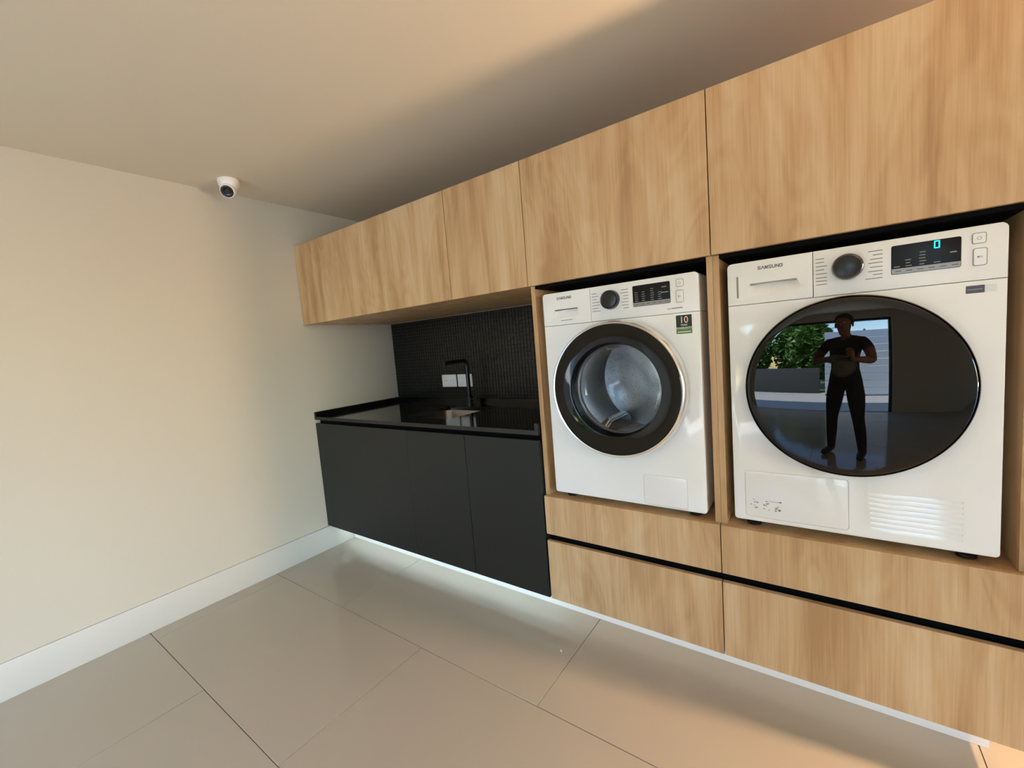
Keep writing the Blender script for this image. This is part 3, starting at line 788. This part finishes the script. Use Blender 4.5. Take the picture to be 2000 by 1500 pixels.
tree(-6.2, -8.9, 3.3, 1.04, 'leafy green tree furthest left beyond the garden wall', 3200, 'garden trees', 'tree', 1)
tree(-3.5, -8.8, 3.0, 1.04, 'leafy green tree second from the left beyond the garden wall', 3200, 'garden trees', 'tree', 2)
tree(-.8, -8.9, 3.5, 1.04, 'leafy green tree second from the pale screen beyond the garden wall', 3200, 'garden trees', 'tree', 3)
tree(1.9, -8.8, 3.1, 1.04, 'leafy green tree nearest the pale screen beyond the garden wall', 3200, 'garden trees', 'tree', 4)
for k, (tx, tl) in enumerate(((-5.0, 'big rear tree behind the gap between the two leftmost garden trees'), (-2.15, 'big rear tree behind the gap between the two middle garden trees'), (.65, 'big rear tree behind the gap beside the tree nearest the screen'))):
    tree(tx, -11.8, 4.2, 1.22, tl, 3200, 'garden trees', 'tree', 11+k)
tree(6.0, -8.6, 3.0, 1.2, 'leafy green tree standing right of the pale screen', 1500, 'garden trees', 'tree', 5)

# ------------------------------------------------------------------ the photographer, seen reflected in the dryer door
fw = Vector((-.34, .94, 0)).normalized(); rt = Vector((fw.y, -fw.x, 0))
B = Vector((CAM.x, CAM.y, 0))-fw*.43-rt*.03
def bp(a, b, z): return B+rt*a+fw*b+Vector((0, 0, z))
pc = CAM-CF*.013+CR*.052-CU*.018          # phone centre
verts, rads, edges, kinds = [], [], [], []
def V(p, r, k='shirt', par=None):
    verts.append(p); rads.append(r); kinds.append(k)
    if par is not None: edges.append((par, len(verts)-1))
    return len(verts)-1
pel = V(bp(0, 0, .96), (.155, .115), 'jeans')
sp1 = V(bp(0, .01, 1.10), (.150, .110), 'shirt', pel)
sp2 = V(bp(0, .01, 1.26), (.165, .120), 'shirt', sp1)
sp3 = V(bp(0, -.01, 1.39), (.135, .100), 'shirt', sp2)
nk = V(bp(0, -.005, 1.475), (.060, .060), 'skin', sp3)
nk2 = V(bp(0, .015, 1.52), (.056, .058), 'skin', nk)
hd = V(bp(0, .035, 1.595), (.080, .098), 'skin', nk2)
hd2 = V(bp(0, .022, 1.665), (.078, .092), 'skin', hd)
hd3 = V(bp(0, .015, 1.712), (.050, .060), 'skin', hd2)
hands = []
for s_ in (-1, 1):
    sh = V(bp(.165*s_, -.012, 1.405), (.066, .066), 'shirt', sp3)
    ua = V(bp(.230*s_, .025, 1.30), (.056, .056), 'shirt', sh)
    el = V(bp(.270*s_, .075, 1.175), (.043, .043), 'skin', ua)
    end = pc+CR*(.092*s_)-CF*.028
    wr_p = pc+CR*(.100*s_)-CU*.075-CF*.055
    fa = V(bp(.270*s_, .075, 1.175).lerp(wr_p, .35), (.040, .040), 'skin', el)
    wr = V(wr_p, (.027, .024), 'skin', fa)
    pm = V(pc+CR*(.098*s_)-CU*.020-CF*.048, (.032, .020), 'skin', wr)
    for k in range(4):
        base = pc+CR*(.101*s_)+CU*(.018-.017*k)-CF*.046
        tipx = (.046, .040, .044, .054)[k]
        f1 = V(base, (.0095, .0095), 'skin', pm)
        f2 = V(pc+CR*(.092*s_)+CU*(.026-.018*k)-CF*.034, (.0088, .0088), 'skin', f1)
        f3 = V(pc+CR*((tipx+.02)*s_)+CU*(.024-.017*k)-CF*.024, (.0080, .0080), 'skin', f2)
        f4 = V(pc+CR*(tipx*s_)+CU*(.022-.016*k)-CF*.0215, (.0068, .0068), 'skin', f3)
    t1 = V(pc+CR*(.088*s_)-CU*.030-CF*.040, (.0115, .0115), 'skin', pm)
    t2 = V(pc+CR*(.070*s_)-CU*.050-CF*.030, (.0100, .0100), 'skin', t1)
    t3 = V(pc+CR*(.046*s_)-CU*.051-CF*.024, (.0082, .0082), 'skin', t2)
    hp = V(bp(.088*s_, 0, .89), (.092, .100), 'jeans', pel)
    th = V(bp(.110*s_, .015, .70), (.082, .088), 'jeans', hp)
    kn = V(bp(.130*s_, .025, .50), (.060, .062), 'jeans', th)
    cf_ = V(bp(.145*s_, -.005, .33), (.056, .060), 'jeans', kn)
    an = V(bp(.160*s_, -.025, .10), (.044, .048), 'jeans', cf_)
    hl = V(bp(.162*s_, -.030, .050), (.042, .046), 'shoe', an)
    ft = V(bp(.172*s_, .075, .046), (.043, .040), 'shoe', hl)
    to = V(bp(.182*s_, .165, .036), (.038, .030), 'shoe', ft)
person = thing('person', B.copy(), 'person in a dark T-shirt and trousers holding up a phone, mirrored in the dryer door', 'person')
me = bpy.data.meshes.new('body'); me.from_pydata([tuple(v-B) for v in verts], edges, [])
body = bpy.data.objects.new('body', me); COL.objects.link(body); body.parent = person
md = body.modifiers.new('skin', 'SKIN'); md.use_smooth_shade = True; md.branch_smoothing = 0.3
sv = me.skin_vertices[0].data
for i, r in enumerate(rads): sv[i].radius = r; sv[i].use_root = (i == 0)
sb = body.modifiers.new('sub', 'SUBSURF'); sb.levels = 2; sb.render_levels = 2
bpy.context.view_layer.update(); bake(body); me = body.data
me.materials.clear()
order = ['shirt', 'jeans', 'skin', 'shoe']
for k in order: me.materials.append(M[k])
segs = [(verts[a]-B, verts[b]-B, kinds[b]) for a, b in edges]
def nearest(p):
    best, kk = 1e9, 'shirt'
    for a, b, k in segs:
        ab = b-a; t = max(0, min(1, (p-a).dot(ab)/ab.length_squared)); d = (p-(a+ab*t)).length
        if d < best: best, kk = d, k
    return kk
for p in me.polygons:
    c = Vector(p.center); k = nearest(c)
    if k == 'shirt' and c.z < .99: k = 'jeans'
    p.material_index = order.index(k); p.use_smooth = True
# face, ears, hair
hc = bp(0, .03, 1.605)
def blob(name, c, rx, ry, rz, mt, par, zmin=None):
    bm = bmesh.new(); bmesh.ops.create_uvsphere(bm, u_segments=20, v_segments=12, radius=1.0)
    for v in bm.verts: v.co = c+rt*(v.co.x*rx)+fw*(v.co.y*ry)+Vector((0, 0, v.co.z*rz))
    return finish(name, bm, mt, par, 60)
blob('nose', bp(0, .135, 1.588), .013, .020, .022, 'skin', person)
for s_ in (-1, 1):
    blob('ear', bp(.084*s_, .02, 1.60), .010, .020, .032, 'skin', person)
    blob('eye', bp(.032*s_, .113, 1.612), .013, .012, .008, 'paper', person)
blob('mouth', bp(0, .118, 1.548), .024, .008, .005, 'print', person)
bm = bmesh.new(); bmesh.ops.create_uvsphere(bm, u_segments=32, v_segments=20, radius=1.0)
for v in list(bm.verts):
    if v.co.z < -.15+.55*max(v.co.y, -.2): v.co.z = -.15+.55*max(v.co.y, -.2)
for v in bm.verts: v.co = bp(0, .012, 1.645)+rt*(v.co.x*.092)+fw*(v.co.y*.112)+Vector((0, 0, v.co.z*.092))
finish('hair', bm, 'hair', person, 60)
# round print on the shirt front, laid on the body
bm0 = bmesh.new(); bm0.from_mesh(me); bvh = BVHTree.FromBMesh(bm0)
def laid(name, r0, r1, mt, lift):
    bm = bmesh.new(); rings = []
    for j in range(7):
        r = r0+(r1-r0)*j/6; ring = []
        for i in range(40):
            a = 2*PI*i/40; p = bp(r*math.cos(a), .6, 1.12+r*math.sin(a))-B
            h = bvh.ray_cast(p, -fw)
            q = h[0]+fw*lift if h[0] is not None else p-fw*.5
            ring.append(bm.verts.new(q+B))
        rings.append(ring)
    for a, b in zip(rings, rings[1:]):
        for i in range(40): bm.faces.new((a[i], a[(i+1) % 40], b[(i+1) % 40], b[i]))
    return finish(name, bm, mt, person, 60)
laid('shirt_print', .022, .112, 'print', .003)
laid('shirt_print_ring', .116, .124, 'print', .003)
laid('shirt_print_centre', .001, .016, 'print', .003)
bm0.free()
ph = bmesh.new(); b_box(ph, -.0735, .0735, -.004, .004, -.0358, .0358, .003, 2)
mt4 = Matrix((CR, CF, CU)).transposed().to_4x4(); mt4.translation = pc
bmesh.ops.transform(ph, matrix=mt4, verts=ph.verts)
phone = tag(finish('phone', ph, 'blackgloss', None, 40), 'black phone held up sideways in both hands', 'phone')
